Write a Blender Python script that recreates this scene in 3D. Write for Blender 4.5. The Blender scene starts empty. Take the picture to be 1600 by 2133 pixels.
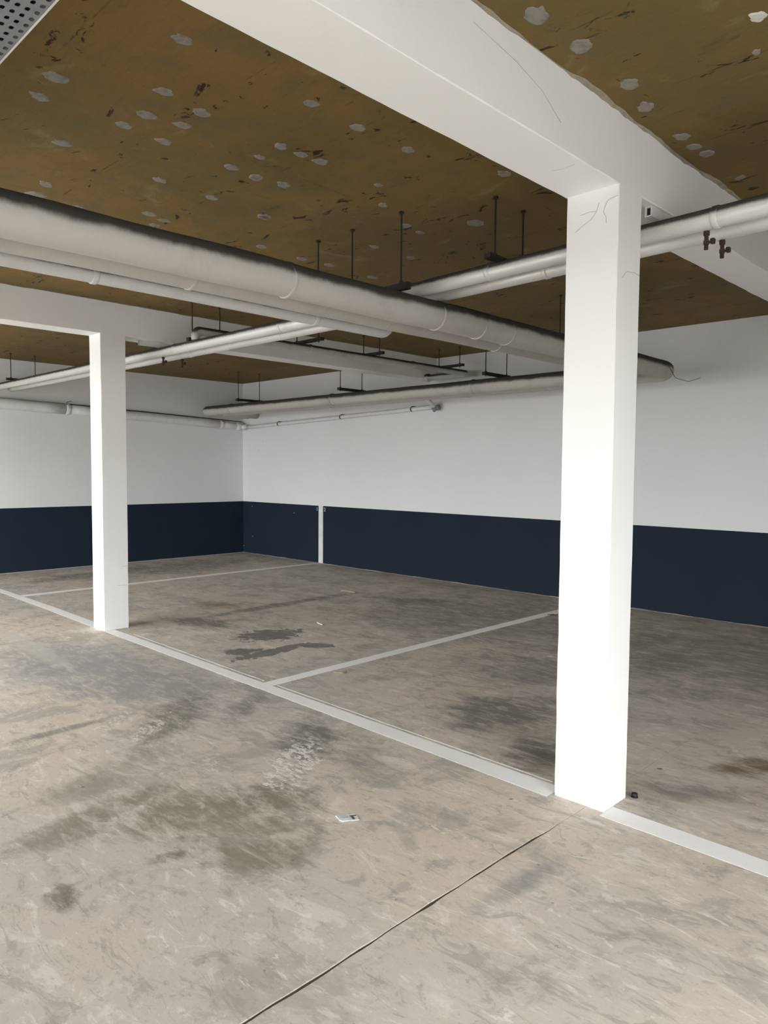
import bpy, bmesh, math, random
from mathutils import Vector, Matrix, noise

random.seed(7)
scene = bpy.context.scene
col = scene.collection

# ------------------------------------------------------------------ camera
CAM_H = 1.55
F_PX, YAW, PITCH, ROLL = 1530.74, math.radians(44.423), math.radians(-3.312), math.radians(0.423)
fw = Vector((-math.sin(YAW) * math.cos(PITCH), math.cos(YAW) * math.cos(PITCH), math.sin(PITCH)))
rt = Vector((math.cos(YAW), math.sin(YAW), 0))
up = rt.cross(fw)
rt2 = math.cos(ROLL) * rt + math.sin(ROLL) * up
up2 = -math.sin(ROLL) * rt + math.cos(ROLL) * up
cam_data = bpy.data.cameras.new('camera')
cam_data.sensor_fit = 'HORIZONTAL'
cam_data.sensor_width = 36.0
cam_data.lens = 36.0 * F_PX / 1600.0
cam_data.clip_start = 0.05
cam = bpy.data.objects.new('camera', cam_data)
m = Matrix.Identity(4)
for i in range(3):
    m[i][0], m[i][1], m[i][2] = rt2[i], up2[i], -fw[i]
m[2][3] = CAM_H
cam.matrix_world = m
col.objects.link(cam)
scene.camera = cam

# ------------------------------------------------------------------ world: overcast daylight
SKY = 14.4
world = bpy.data.worlds.new('overcast_sky')
scene.world = world
world.use_nodes = True
bg = world.node_tree.nodes['Background']
bg.inputs[0].default_value = (0.94, 0.97, 1.0, 1)
bg.inputs[1].default_value = SKY

# the garage is open to daylight behind the camera and on its right
X0, X1, Y0, Y1, ZC = -11.36, 2.0, -1.9, 7.87, 3.095
OPEN_X0, OPEN_X1, OPEN_Z = -11.2, -4.4, 2.46
SIDE_Y0, SIDE_Y1 = -1.8, 2.0
for nm, sx, loc, rot in (('daylight_portal_front', OPEN_X1 - OPEN_X0, ((OPEN_X0 + OPEN_X1) / 2, Y0 - 0.1, OPEN_Z / 2), (math.radians(90), 0, 0)),
                         ('daylight_portal_side', SIDE_Y1 - SIDE_Y0, (X1 + 0.1, (SIDE_Y0 + SIDE_Y1) / 2, OPEN_Z / 2), (math.radians(90), 0, math.radians(90)))):
    portal = bpy.data.lights.new(nm, 'AREA')
    portal.shape = 'RECTANGLE'
    portal.size, portal.size_y = sx, OPEN_Z
    portal.cycles.is_portal = True
    po = bpy.data.objects.new(nm, portal)
    po.location, po.rotation_euler = loc, rot
    col.objects.link(po)

scene.view_settings.view_transform = 'Standard'
scene.view_settings.look = 'None'
scene.view_settings.gamma = 1.0
scene.view_settings.use_curve_mapping = False
scene.view_settings.exposure = 0.0
try:
    scene.cycles.use_denoising = True
    scene.cycles.max_bounces = 8
    scene.cycles.diffuse_bounces = 6
    scene.cycles.glossy_bounces = 2
    scene.cycles.use_adaptive_sampling = True
    scene.cycles.adaptive_threshold = 0.1
    scene.cycles.adaptive_min_samples = 16
    scene.cycles.sample_clamp_indirect = 8.0
except Exception:
    pass


# ------------------------------------------------------------------ material helpers
class NT:
    def __init__(self, name):
        self.m = bpy.data.materials.new(name)
        self.m.use_nodes = True
        self.t = self.m.node_tree
        self.b = self.t.nodes['Principled BSDF']
        self.pos = self.t.nodes.new('ShaderNodeNewGeometry').outputs['Position']

    def n(self, typ, **kw):
        nd = self.t.nodes.new(typ)
        for k, v in kw.items():
            setattr(nd, k, v)
        return nd

    def link(self, a, b):
        self.t.links.new(a, b)

    def put(self, sock, v):
        if isinstance(v, bpy.types.NodeSocket):
            self.link(v, sock)
        elif isinstance(v, (tuple, list)) and sock.type == 'RGBA' and len(v) == 3:
            sock.default_value = (*v, 1)
        else:
            sock.default_value = v

    def noise(self, scale, detail=4, rough=0.6, vec=None, dist=0.0):
        nd = self.n('ShaderNodeTexNoise')
        self.put(nd.inputs['Vector'], vec or self.pos)
        nd.inputs['Scale'].default_value = scale
        nd.inputs['Detail'].default_value = detail
        nd.inputs['Roughness'].default_value = rough
        nd.inputs['Distortion'].default_value = dist
        return nd.outputs['Fac']

    def vmap(self, loc=(0, 0, 0), rot=(0, 0, 0), sc=(1, 1, 1), typ='POINT'):
        nd = self.n('ShaderNodeMapping', vector_type=typ)
        self.link(self.pos, nd.inputs['Vector'])
        nd.inputs['Location'].default_value = loc
        nd.inputs['Rotation'].default_value = rot
        nd.inputs['Scale'].default_value = sc
        return nd.outputs['Vector']

    def rng(self, v, a, b, c=0.0, d=1.0, smooth=True):
        nd = self.n('ShaderNodeMapRange', interpolation_type='SMOOTHSTEP' if smooth else 'LINEAR')
        self.put(nd.inputs['Value'], v)
        for k, x in zip(('From Min', 'From Max', 'To Min', 'To Max'), (a, b, c, d)):
            nd.inputs[k].default_value = x
        return nd.outputs['Result']

    def math(self, op, a, b=0.0):
        nd = self.n('ShaderNodeMath', operation=op)
        self.put(nd.inputs[0], a)
        self.put(nd.inputs[1], b)
        return nd.outputs[0]

    def mix(self, f, a, b, blend='MIX'):
        nd = self.n('ShaderNodeMix', data_type='RGBA', blend_type=blend)
        self.put(nd.inputs['Factor'], f)
        self.put(nd.inputs[6], a)
        self.put(nd.inputs[7], b)
        return nd.outputs[2]

    def bump(self, h, strength=0.2, dist=0.01):
        nd = self.n('ShaderNodeBump')
        self.put(nd.inputs['Height'], h)
        nd.inputs['Strength'].default_value = strength
        nd.inputs['Distance'].default_value = dist
        self.link(nd.outputs['Normal'], self.b.inputs['Normal'])

    def spot(self, c, r, rot, wob, amp, inner=0.55, outer=1.1):
        """mask of a blotch with a ragged outline at a place on the surface"""
        v = self.vmap((c[0], c[1], c[2] if len(c) > 2 else 0), (0, 0, rot), (r[0], r[1], 5.0), 'TEXTURE')
        ln = self.n('ShaderNodeVectorMath', operation='LENGTH')
        self.link(v, ln.inputs[0])
        d = self.math('ADD', ln.outputs['Value'], self.math('MULTIPLY', self.math('SUBTRACT', wob, 0.5), amp))
        return self.rng(d, inner, outer, 1.0, 0.0)

    def done(self, color, rough=0.6, metal=0.0, spec=0.5):
        self.put(self.b.inputs['Base Color'], color)
        self.put(self.b.inputs['Roughness'], rough)
        self.put(self.b.inputs['Metallic'], metal)
        self.put(self.b.inputs['Specular IOR Level'], spec)
        return self.m


def mat_concrete_floor():
    t = NT('worn_concrete')
    big = t.noise(0.55, 3, 0.62)
    mid = t.noise(2.6, 6, 0.72, dist=0.5)
    mid2 = t.noise(5.5, 5, 0.72, vec=t.vmap(loc=(3.3, 7.7, 0), rot=(0, 0, math.radians(-40)), sc=(0.6, 1.4, 1)), dist=1.2)
    fine = t.noise(34, 4, 0.78)
    streak = t.noise(10, 5, 0.75, vec=t.vmap(rot=(0, 0, math.radians(-40)), sc=(0.5, 2.0, 1)), dist=1.0)
    c = t.mix(t.rng(big, 0.36, 0.64), (0.635, 0.555, 0.455), (0.545, 0.51, 0.455))
    c = t.mix(t.rng(mid, 0.50, 0.62, 0, 0.6), c, (0.347, 0.328, 0.286))
    c = t.mix(t.rng(mid, 0.44, 0.32, 0, 0.65), c, (0.742, 0.690, 0.609))
    c = t.mix(t.rng(mid2, 0.545, 0.62, 0, 0.55), c, (0.326, 0.310, 0.273))
    c = t.mix(t.rng(mid2, 0.44, 0.36, 0, 0.5), c, (0.766, 0.719, 0.638))
    c = t.mix(t.rng(streak, 0.56, 0.66, 0, 0.5), c, (0.315, 0.294, 0.257))
    c = t.mix(t.rng(streak, 0.42, 0.32, 0, 0.6), c, (0.835, 0.789, 0.708))
    c = t.mix(t.rng(fine, 0.57, 0.70, 0, 0.45), c, (0.273, 0.252, 0.221))
    c = t.mix(t.rng(fine, 0.40, 0.30, 0, 0.35), c, (0.858, 0.812, 0.731))
    wob = t.noise(3.2, 4, 0.68, dist=0.5)
    wob2 = t.noise(11, 4, 0.72, dist=0.7)
    wobm = t.math('ADD', t.math('MULTIPLY', wob, 0.62), t.math('MULTIPLY', t.noise(17, 4, 0.75, vec=t.vmap(rot=(0, 0, math.radians(-40)), sc=(0.6, 1.5, 1))), 0.38))
    patchy = t.rng(t.math('ADD', t.math('MULTIPLY', mid2, 0.5), t.math('MULTIPLY', streak, 0.5)), 0.40, 0.54, 0.4, 1.0)
    # oil, tyre and damp marks, broad darker bay floor, painted shadow by near column
    for (cx, cy), r, rot, colr, a, amp in [
        ((-2.78, 1.74), (0.55, 0.36), 0.6, (0.25, 0.23, 0.165), 0.75, 2.6),
        ((-3.14, 1.36), (0.5, 0.15), 1.75, (0.28, 0.26, 0.2), 0.75, 2.4),
        ((-2.34, 1.74), (0.26, 0.17), 1.3, (0.25, 0.23, 0.165), 0.75, 2.2),
        ((-2.72, 2.08), (0.25, 0.26), 0.2, (0.22, 0.205, 0.15), 0.8, 2.6),
        ((-3.5, 1.62), (0.6, 0.18), 1.9, (0.33, 0.31, 0.25), 0.7, 2.6),
        ((-2.61, 1.02), (0.115, 0.075), -0.3, (0.19, 0.18, 0.15), 0.8, 1.5),
        ((-2.595, 1.44), (0.05, 0.10), -0.3, (0.2, 0.19, 0.155), 0.8, 1.4),
        ((-3.2, 2.66), (0.5, 0.2), 2.4, (0.17, 0.17, 0.158), 0.8, 2.6),
        ((-2.75, 2.66), (0.4, 0.16), 2.6, (0.27, 0.26, 0.235), 0.65, 2.6),
        ((-5.3, 2.45), (1.9, 0.62), 0.1, (0.33, 0.328, 0.322), 0.8, 2.0),
        ((-4.1, 2.32), (0.55, 0.2), 2.23, (0.22, 0.21, 0.175), 0.75, 2.4),
        ((-4.33, 1.72), (0.42, 0.06), 1.6, (0.28, 0.265, 0.22), 0.8, 1.6),
        ((-3.95, 2.75), (0.4, 0.12), 2.3, (0.24, 0.23, 0.205), 0.65, 2.4),
        ((-1.5, 2.28), (0.36, 0.065), 1.5, (0.31, 0.305, 0.28), 0.7, 1.5),
        ((-1.26, 4.05), (0.26, 0.13), 1.2, (0.2, 0.15, 0.085), 0.85, 2.0),
        ((-1.38, 3.52), (0.3, 0.12), 0.5, (0.22, 0.2, 0.18), 0.65, 2.0),
        ((-2.68, 3.86), (0.62, 0.42), 1.0, (0.2, 0.193, 0.178), 0.8, 2.3),  # outer part of the near column's shadow, painted into the floor
        ((-2.14, 3.42), (0.24, 0.3), 0.1, (0.19, 0.18, 0.165), 0.8, 2.0),  # near column's shadow by its foot, painted into the floor
        ((-3.0, 4.9), (0.9, 0.6), 0.5, (0.24, 0.232, 0.21), 0.7, 2.3),
        ((-2.5, 5.85), (0.35, 0.3), 0.0, (0.22, 0.21, 0.19), 0.75, 1.6),
        ((-1.95, 6.4), (1.9, 1.5), 0.0, (0.25, 0.24, 0.215), 0.7, 2.0),  # broad darker floor at the back of the right bay
        ((-4.6, 6.2), (2.1, 1.6), 0.0, (0.25, 0.24, 0.21), 0.72, 2.0),  # broad darker floor at the back of the middle bay
        ((-5.8, 6.45), (0.8, 0.16), 0.5, (0.2, 0.19, 0.17), 0.75, 2.0),
        ((-6.66, 5.2), (0.13, 1.7), 0.02, (0.2, 0.19, 0.175), 0.8, 1.6),
        ((-6.4, 3.95), (0.6, 0.25), 0.3, (0.2, 0.19, 0.175), 0.8, 2.2),
        ((-7.1, 4.6), (0.45, 0.3), 0.6, (0.27, 0.2, 0.135), 0.6, 2.0),
        ((-10.3, 6.0), (0.9, 1.6), 0.0, (0.22, 0.21, 0.19), 0.7, 2.0),
        ((-10.4, 4.4), (0.35, 0.9), 0.2, (0.2, 0.195, 0.18), 0.75, 2.0),
    ]:
        c = t.mix(t.math('MULTIPLY', t.spot((cx, cy), r, rot, wob2 if max(r) < 0.2 else wobm, amp * 1.25, 0.3), t.math('MULTIPLY', patchy, min(0.95, a * 1.15))), c, colr)
    # crisp dark liquid stain inside the second bay
    oil = t.math('MAXIMUM', t.spot((-4.98, 3.72), (0.46, 0.105), 1.62, wob2, 1.6, 0.8, 0.9),
                 t.spot((-5.16, 3.56), (0.2, 0.12), 1.2, wob2, 1.6, 0.78, 0.92))
    oil = t.math('MAXIMUM', oil, t.spot((-5.5, 4.12), (0.36, 0.24), 1.3, wob2, 3.2, 0.72, 0.95))
    oil = t.math('MAXIMUM', oil, t.spot((-4.9, 4.15), (0.2, 0.12), 0.7, wob2, 2.4, 0.75, 0.95))
    c = t.mix(t.math('MULTIPLY', oil, 0.82), c, (0.125, 0.125, 0.122))
    # flaking lime bloom
    flake = t.rng(t.noise(26, 5, 0.75, vec=t.vmap(rot=(0, 0, math.radians(-40)), sc=(0.6, 1.5, 1)), dist=0.6), 0.49, 0.53)
    bloom = t.spot((-3.0, 2.4), (0.38, 0.15), 2.25, wob2, 2.2, 0.6, 0.95)
    bloom = t.math('MAXIMUM', bloom, t.math('MULTIPLY', t.spot((-4.0, 2.12), (0.36, 0.1), 2.23, wob2, 2.6, 0.3, 0.8), 0.7))
    bloom = t.math('MAXIMUM', bloom, t.math('MULTIPLY', t.spot((-4.25, 2.0), (0.3, 0.12), 2.2, wob2, 2.6, 0.2, 0.7), 0.6))
    c = t.mix(t.math('MULTIPLY', t.math('MULTIPLY', bloom, flake), 0.92), c, (0.8, 0.77, 0.71))
    pale = t.spot((-6.5, 2.35), (1.1, 0.12), -0.05, wob, 1.2, 0.5, 1.0)
    c = t.mix(t.math('MULTIPLY', pale, 0.6), c, (0.55, 0.53, 0.47))
    # small pits
    v = t.n('ShaderNodeTexVoronoi')
    t.link(t.pos, v.inputs['Vector'])
    v.inputs['Scale'].default_value = 11
    pit = t.rng(v.outputs['Distance'], 0.02, 0.09, 1, 0)
    pit = t.math('MULTIPLY', pit, t.rng(mid, 0.42, 0.55))
    c = t.mix(t.math('MULTIPLY', pit, 0.6), c, (0.13, 0.12, 0.1))
    t.bump(t.noise(30, 4, 0.7), 0.2, 0.005)
    return t.done(c, t.rng(mid, 0.3, 0.7, 0.5, 0.72), spec=0.4)


def mat_ceiling():
    t = NT('stained_formwork_concrete')
    big = t.noise(1.1, 5, 0.65, dist=0.5)
    mid = t.noise(4.5, 6, 0.65)
    grain = t.noise(30, 5, 0.7, vec=t.vmap(sc=(0.35, 2.2, 1)))
    c = t.mix(t.rng(big, 0.35, 0.66), (0.150, 0.104, 0.036), (0.205, 0.128, 0.042))
    c = t.mix(t.rng(mid, 0.48, 0.66, 0, 0.65), c, (0.135, 0.108, 0.052))
    c = t.mix(t.rng(grain, 0.5, 0.75, 0, 0.35), c, (0.095, 0.068, 0.03))
    # imprint of the shuttering boards
    sep = t.n('ShaderNodeSeparateXYZ')
    t.link(t.pos, sep.inputs[0])
    wav = t.math('MULTIPLY', t.math('SUBTRACT', t.noise(2.0, 3), 0.5), 0.02)
    ly = t.math('ABSOLUTE', t.math('SUBTRACT', t.math('FRACT', t.math('DIVIDE', t.math('ADD', t.math('SUBTRACT', sep.outputs[1], 2.965 - 6.0), wav), 0.6)), 0.5))
    lx = t.math('ABSOLUTE', t.math('SUBTRACT', t.math('FRACT', t.math('DIVIDE', t.math('ADD', t.math('ADD', sep.outputs[0], 3.14 + 24.4), wav), 1.22)), 0.5))
    seam = t.math('MAXIMUM', t.rng(ly, 0.491, 0.497), t.rng(lx, 0.496, 0.4985, 0, 0.5))
    seam = t.math('MULTIPLY', seam, t.rng(t.noise(2.3, 5, 0.75), 0.5, 0.62))
    c = t.mix(t.math('MULTIPLY', seam, 0.75), c, (0.045, 0.032, 0.016))
    # mould specks that follow the board joints, and lime patches
    near = t.rng(ly, 0.30, 0.47, 0.0, 0.07)
    speck = t.math('ADD', t.noise(9.5, 5, 0.6, dist=0.8, vec=t.vmap(sc=(0.8, 1.5, 1))), near)
    c = t.mix(t.rng(speck, 0.655, 0.705), c, (0.028, 0.02, 0.011))
    sp2 = t.noise(3.1, 7, 0.78, dist=1.4, vec=t.vmap(loc=(1.3, 9.1, 0), sc=(0.8, 1.3, 1)))
    c = t.mix(t.rng(sp2, 0.60, 0.70, 0, 0.55), c, (0.06, 0.046, 0.024))
    pale = t.rng(t.noise(3.4, 6, 0.7, dist=0.9, vec=t.vmap(loc=(4.1, 0, 0))), 0.57, 0.72, 0, 0.6)
    c = t.mix(pale, c, (0.245, 0.185, 0.092))
    t.bump(t.noise(24, 3, 0.7), 0.3, 0.006)
    return t.done(c, 0.8, spec=0.25)


def mat_white(name='white_masonry_paint', base=(0.70, 0.70, 0.695), dirt=0.10, bump=0.12):
    t = NT(name)
    big = t.noise(0.9, 4, 0.6)
    c = t.mix(t.rng(big, 0.35, 0.7, 0, dirt * 2), base, tuple(x * 0.88 for x in base))
    sm = t.noise(5.0, 6, 0.7, vec=t.vmap(sc=(1, 1, 0.5)), dist=1.0)
    c = t.mix(t.rng(sm, 0.66, 0.8, 0, dirt * 3), c, (0.5, 0.49, 0.46))
    t.bump(t.noise(22, 3, 0.7), bump, 0.005)
    return t.done(c, 0.62, spec=0.35)


def mat_plain(name, color, rough=0.6, metal=0.0, var=0.25, scale=9.0, bump=0.1, spec=0.5, dark=0.6):
    t = NT(name)
    f = t.noise(scale, 5, 0.65)
    c = t.mix(t.rng(f, 0.4, 0.75, 0, var), color, tuple(x * dark for x in color))
    if bump:
        t.bump(t.noise(scale * 5, 4), bump, 0.004)
    return t.done(c, rough, metal, spec)


def mat_jacket(name, base, rough, metal=0.0, soot=0.5):
    """painted or foil pipe jacket: stains of its own, soft wrap bands"""
    t = NT(name)
    f = t.noise(3.0, 6, 0.7, dist=0.6)
    g = t.noise(16, 5, 0.7)
    c = t.mix(t.rng(f, 0.5, 0.78, 0, soot), base, tuple(x * 0.62 for x in base))
    c = t.mix(t.rng(g, 0.6, 0.8, 0, soot * 0.5), c, (base[0] * 0.8, base[1] * 0.68, base[2] * 0.52))
    # grey-black dust and painted shade on the upper side
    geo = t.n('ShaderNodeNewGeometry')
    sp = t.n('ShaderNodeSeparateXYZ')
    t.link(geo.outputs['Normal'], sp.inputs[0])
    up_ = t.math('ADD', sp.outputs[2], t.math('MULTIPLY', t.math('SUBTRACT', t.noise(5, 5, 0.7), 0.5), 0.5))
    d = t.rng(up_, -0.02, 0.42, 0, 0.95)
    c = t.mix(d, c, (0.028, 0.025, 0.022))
    t.bump(t.noise(12, 3, 0.7), 0.22, 0.006)
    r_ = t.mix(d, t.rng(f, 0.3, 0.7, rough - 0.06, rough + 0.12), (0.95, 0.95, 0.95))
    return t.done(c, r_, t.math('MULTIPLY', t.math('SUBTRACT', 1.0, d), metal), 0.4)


def mat_line():
    t = NT('worn_white_line_paint')
    f = t.noise(14, 6, 0.75, dist=0.8)
    g = t.noise(2.2, 5, 0.7)
    c = t.mix(t.rng(g, 0.5, 0.75, 0, 0.5), (0.93, 0.93, 0.91), (0.84, 0.84, 0.82))
    c = t.mix(t.rng(f, 0.66, 0.72, 0, 0.5), c, (0.5, 0.48, 0.44))
    t.bump(f, 0.15, 0.003)
    return t.done(c, 0.6, spec=0.35)


MAT = dict(
    floor=mat_concrete_floor(), ceiling=mat_ceiling(), white=mat_white(),
    beam=mat_white('white_beam_paint', (0.82, 0.815, 0.80), 0.07, 0.18),
    navy=mat_plain('navy_wall_paint', (0.0135, 0.021, 0.034), 0.75, var=0.3, scale=2.5, bump=0.12, spec=0.12, dark=0.75),
    line=mat_line(),
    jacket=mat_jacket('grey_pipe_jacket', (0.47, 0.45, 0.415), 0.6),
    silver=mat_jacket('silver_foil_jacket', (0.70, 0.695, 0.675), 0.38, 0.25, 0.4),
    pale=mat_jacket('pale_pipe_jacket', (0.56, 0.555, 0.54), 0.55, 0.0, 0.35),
    whitepipe=mat_plain('white_plastic_pipe', (0.68, 0.68, 0.67), 0.4, var=0.3, bump=0.03),
    steel=mat_plain('blackened_steel', (0.035, 0.032, 0.03), 0.6, 0.5, bump=0.15),
    rust=mat_plain('rusty_iron', (0.05, 0.03, 0.022), 0.8, 0.2, var=0.6, scale=40, bump=0.4),
    galv=mat_plain('galvanised_sheet', (0.24, 0.245, 0.26), 0.5, 0.35, var=0.3, scale=20, bump=0.05),
    patch=mat_plain('grey_filler', (0.255, 0.235, 0.205), 0.9, var=0.85, scale=22, bump=0.6),
    lime=mat_plain('white_filler', (0.62, 0.6, 0.55), 0.85, var=0.4, scale=40, bump=0.4),
    mortar=mat_plain('beige_mortar', (0.33, 0.29, 0.23), 0.9, var=0.7, scale=18, bump=0.7),
    subbase=mat_plain('dark_joint_dirt', (0.13, 0.108, 0.085), 0.95, var=0.5, scale=25, bump=0.3),
    black=mat_plain('black_rubber', (0.012, 0.012, 0.012), 0.6, bump=0.1),
    paper=mat_plain('white_card', (0.78, 0.79, 0.8), 0.4, var=0.1, bump=0),
    print=mat_plain('grey_print', (0.42, 0.43, 0.45), 0.5, var=0.1, bump=0),
    photo=mat_plain('dark_print', (0.12, 0.09, 0.08), 0.4, var=0.3, bump=0),
    leaf=mat_plain('dry_leaf', (0.38, 0.22, 0.09), 0.8, var=0.5, scale=60, bump=0.3),
    twig=mat_plain('dry_twig', (0.30, 0.25, 0.17), 0.85, var=0.5, scale=60, bump=0.2),
    crack=mat_plain('hairline_crack', (0.42, 0.41, 0.39), 0.9, bump=0),
    asphalt=mat_plain('forecourt_asphalt', (0.28, 0.275, 0.265), 0.85, var=0.3, scale=2, bump=0.2),
    cable=mat_plain('dark_cable', (0.02, 0.024, 0.035), 0.5, bump=0),
)


# ------------------------------------------------------------------ object helpers
def link(name, mesh, mat, parent=None, smooth=False):
    if mat is not None and not mesh.materials:
        mesh.materials.append(MAT[mat])
    if smooth:
        mesh.polygons.foreach_set('use_smooth', [True] * len(mesh.polygons))
    o = bpy.data.objects.new(name, mesh)
    col.objects.link(o)
    if parent is not None:
        o.parent = parent
    return o


def obj(name, bm, mat, parent=None, smooth=False):
    me = bpy.data.meshes.new(name)
    bmesh.ops.recalc_face_normals(bm, faces=bm.faces[:])
    bm.to_mesh(me)
    bm.free()
    return link(name, me, mat, parent, smooth)


def tag(o, label, cat=None, group=None, kind=None):
    if label:
        o['label'] = label
    if cat:
        o['category'] = cat
    if group:
        o['group'] = group
    if kind:
        o['kind'] = kind
    return o


def empty(name, loc=(0, 0, 0)):
    o = bpy.data.objects.new(name, None)
    o.empty_display_size = 0.1
    o.location = loc
    col.objects.link(o)
    return o


def part(name, bm, mat, root, smooth=False, label=None):
    """a part built in world coordinates under a root that stands at its own place"""
    o = obj(name, bm, mat, None, smooth)
    attach(o, root)
    if label:
        o['label'] = label
    return o


def attach(o, root):
    off = Vector((0, 0, 0))
    r = root
    while r is not None:
        off += r.location
        r = r.parent
    o.parent = root
    o.matrix_parent_inverse = Matrix.Translation(-off)
    return o


def box(bm, a, b, bev=0.0):
    x0, y0, z0 = a
    x1, y1, z1 = b
    r = bmesh.ops.create_cube(bm, size=1.0)
    vs = r['verts']
    for v in vs:
        v.co = Vector(((x0 + x1) / 2 + v.co.x * (x1 - x0), (y0 + y1) / 2 + v.co.y * (y1 - y0), (z0 + z1) / 2 + v.co.z * (z1 - z0)))
    if bev:
        es = list({e for v in vs for e in v.link_edges})
        bmesh.ops.bevel(bm, geom=es, offset=bev, segments=1, affect='EDGES')
    return bm


def boxbm(a, b, bev=0.0):
    return box(bmesh.new(), a, b, bev)


def path_fillet(pts, rad, n=9):
    pts = [Vector(p) for p in pts]
    out = [pts[0]]
    for i in range(1, len(pts) - 1):
        p, a, b = pts[i], pts[i - 1], pts[i + 1]
        d1, d2 = (a - p).normalized(), (b - p).normalized()
        ang = d1.angle(d2)
        if rad <= 0 or ang > math.radians(176):
            out.append(p)
            continue
        t = min(rad / math.tan(ang / 2), (a - p).length * 0.49, (b - p).length * 0.49)
        rr = t * math.tan(ang / 2)
        c = p + (d1 + d2).normalized() * (rr / math.sin(ang / 2))
        s, e = p + d1 * t - c, p + d2 * t - c
        tot = s.angle(e)
        for k in range(n + 1):
            u = k / n
            out.append(c + (s * math.sin((1 - u) * tot) + e * math.sin(u * tot)) / math.sin(tot))
    out.append(pts[-1])
    return out


def tube(bm, pts, r, seg=16, fillet=0.0, step=None, wob=0.0, caps=True, rfun=None):
    P = path_fillet(pts, fillet)
    if step:
        Q = [P[0]]
        for a, b in zip(P, P[1:]):
            k = max(1, int((b - a).length / step))
            for j in range(1, k + 1):
                Q.append(a.lerp(b, j / k))
        P = Q
    rings = []
    ref = None
    for i, p in enumerate(P):
        if i == 0:
            t = P[1] - P[0]
        elif i == len(P) - 1:
            t = P[-1] - P[-2]
        else:
            t = (P[i + 1] - p).normalized() + (p - P[i - 1]).normalized()
        t.normalize()
        if ref is None:
            ref = t.orthogonal().normalized()
        ref = (ref - t * ref.dot(t)).normalized()
        bi = t.cross(ref)
        rad = r if rfun is None else rfun(i / (len(P) - 1)) * r
        ring = []
        for k in range(seg):
            a = 2 * math.pi * k / seg
            d = ref * math.cos(a) + bi * math.sin(a)
            rr = rad
            if wob:
                q = p + d * rad
                rr += wob * noise.noise(Vector((q.x * 2.2, q.y * 2.2, q.z * 6)))
            ring.append(bm.verts.new(p + d * rr))
        rings.append(ring)
    for a, b in zip(rings, rings[1:]):
        for k in range(seg):
            bm.faces.new((a[k], a[(k + 1) % seg], b[(k + 1) % seg], b[k]))
    if caps:
        bm.faces.new(list(reversed(rings[0])))
        bm.faces.new(rings[-1])
    return bm


def tubebm(*a, **k):
    return tube(bmesh.new(), *a, **k)


def collar(root, p, d, r, w=0.03, mat='jacket', name='joint_band', proud=0.006):
    d = Vector(d).normalized()
    p = Vector(p)
    pts = [p - d * w / 2, p - d * w / 2 * 0.7, p + d * w / 2 * 0.7, p + d * w / 2]
    fr = [0.995, 1.0, 1.0, 0.995]
    bm = bmesh.new()
    tube(bm, pts, r + proud, 20, rfun=lambda t: 1.0 if 0.1 < t < 0.9 else (r + 0.001) / (r + proud))
    return part(name, bm, mat, root, True)


# ------------------------------------------------------------------ the room
# floor: slabs with open joints on the column axes
floor = obj('floor', boxbm((X0 - 0.2, Y0 - 0.3, -0.22), (X1 + 0.2, Y1 + 0.2, -0.005)), 'subbase')
tag(floor, 'worn grey concrete garage floor with stains and white bay lines', kind='structure')


def jfade(y):
    # the joint is filled and nearly closed from just before the columns to the back wall
    return 1.0 if y < 2.6 else max(0.12, 1.0 - (y - 2.6) * 4)


def slab(xa, xb, ja, jb):
    bm = bmesh.new()
    n = 260
    ya, yb = Y0 - 0.3, Y1 - 0.006
    rows = []
    for i in range(n + 1):
        y = ya + (yb - ya) * i / n
        wa = 0.0
        wb = 0.0
        if ja:
            g = noise.noise(Vector((xa, y * 0.55, 1.7)))
            wa = jfade(y) * max(0.0004, 0.0045 + 0.008 * g + 0.007 * noise.noise(Vector((xa, y * 9, 4.0))))
        if jb:
            g = noise.noise(Vector((xb, y * 0.55, 1.7)))
            wb = jfade(y) * max(0.0004, 0.0045 + 0.008 * g + 0.007 * noise.noise(Vector((xb, y * 9 + 50, 7.0))))
        dr_a = (0.012 * noise.noise(Vector((xa, y * 0.8, 9.0))) + 0.005 * noise.noise(Vector((xa, y * 7, 2.0)))) if ja else 0
        dr_b = (0.012 * noise.noise(Vector((xb, y * 0.8, 9.0))) + 0.005 * noise.noise(Vector((xb, y * 7, 2.0)))) if jb else 0
        rows.append((y, xa + dr_a + wa, xb + dr_b - wb))
    top = [(bm.verts.new((a, y, 0)), bm.verts.new((b, y, 0))) for y, a, b in rows]
    bot = [(bm.verts.new((a, y, -0.0045)), bm.verts.new((b, y, -0.0045))) for y, a, b in rows]
    for i in range(n):
        bm.faces.new((top[i][0], top[i][1], top[i + 1][1], top[i + 1][0]))
        bm.faces.new((top[i][0], top[i + 1][0], bot[i + 1][0], bot[i][0]))
        bm.faces.new((top[i][1], bot[i][1], bot[i + 1][1], top[i + 1][1]))
    bm.faces.new((top[0][0], bot[0][0], bot[0][1], top[0][1]))
    bm.faces.new((top[n][0], top[n][1], bot[n][1], bot[n][0]))
    return obj('concrete_slab', bm, 'floor', floor)


JX = [X0 + 0.012, -6.81, -1.655, X1]
for i in range(3):
    slab(JX[i], JX[i + 1], i > 0, i < 2)


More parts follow.
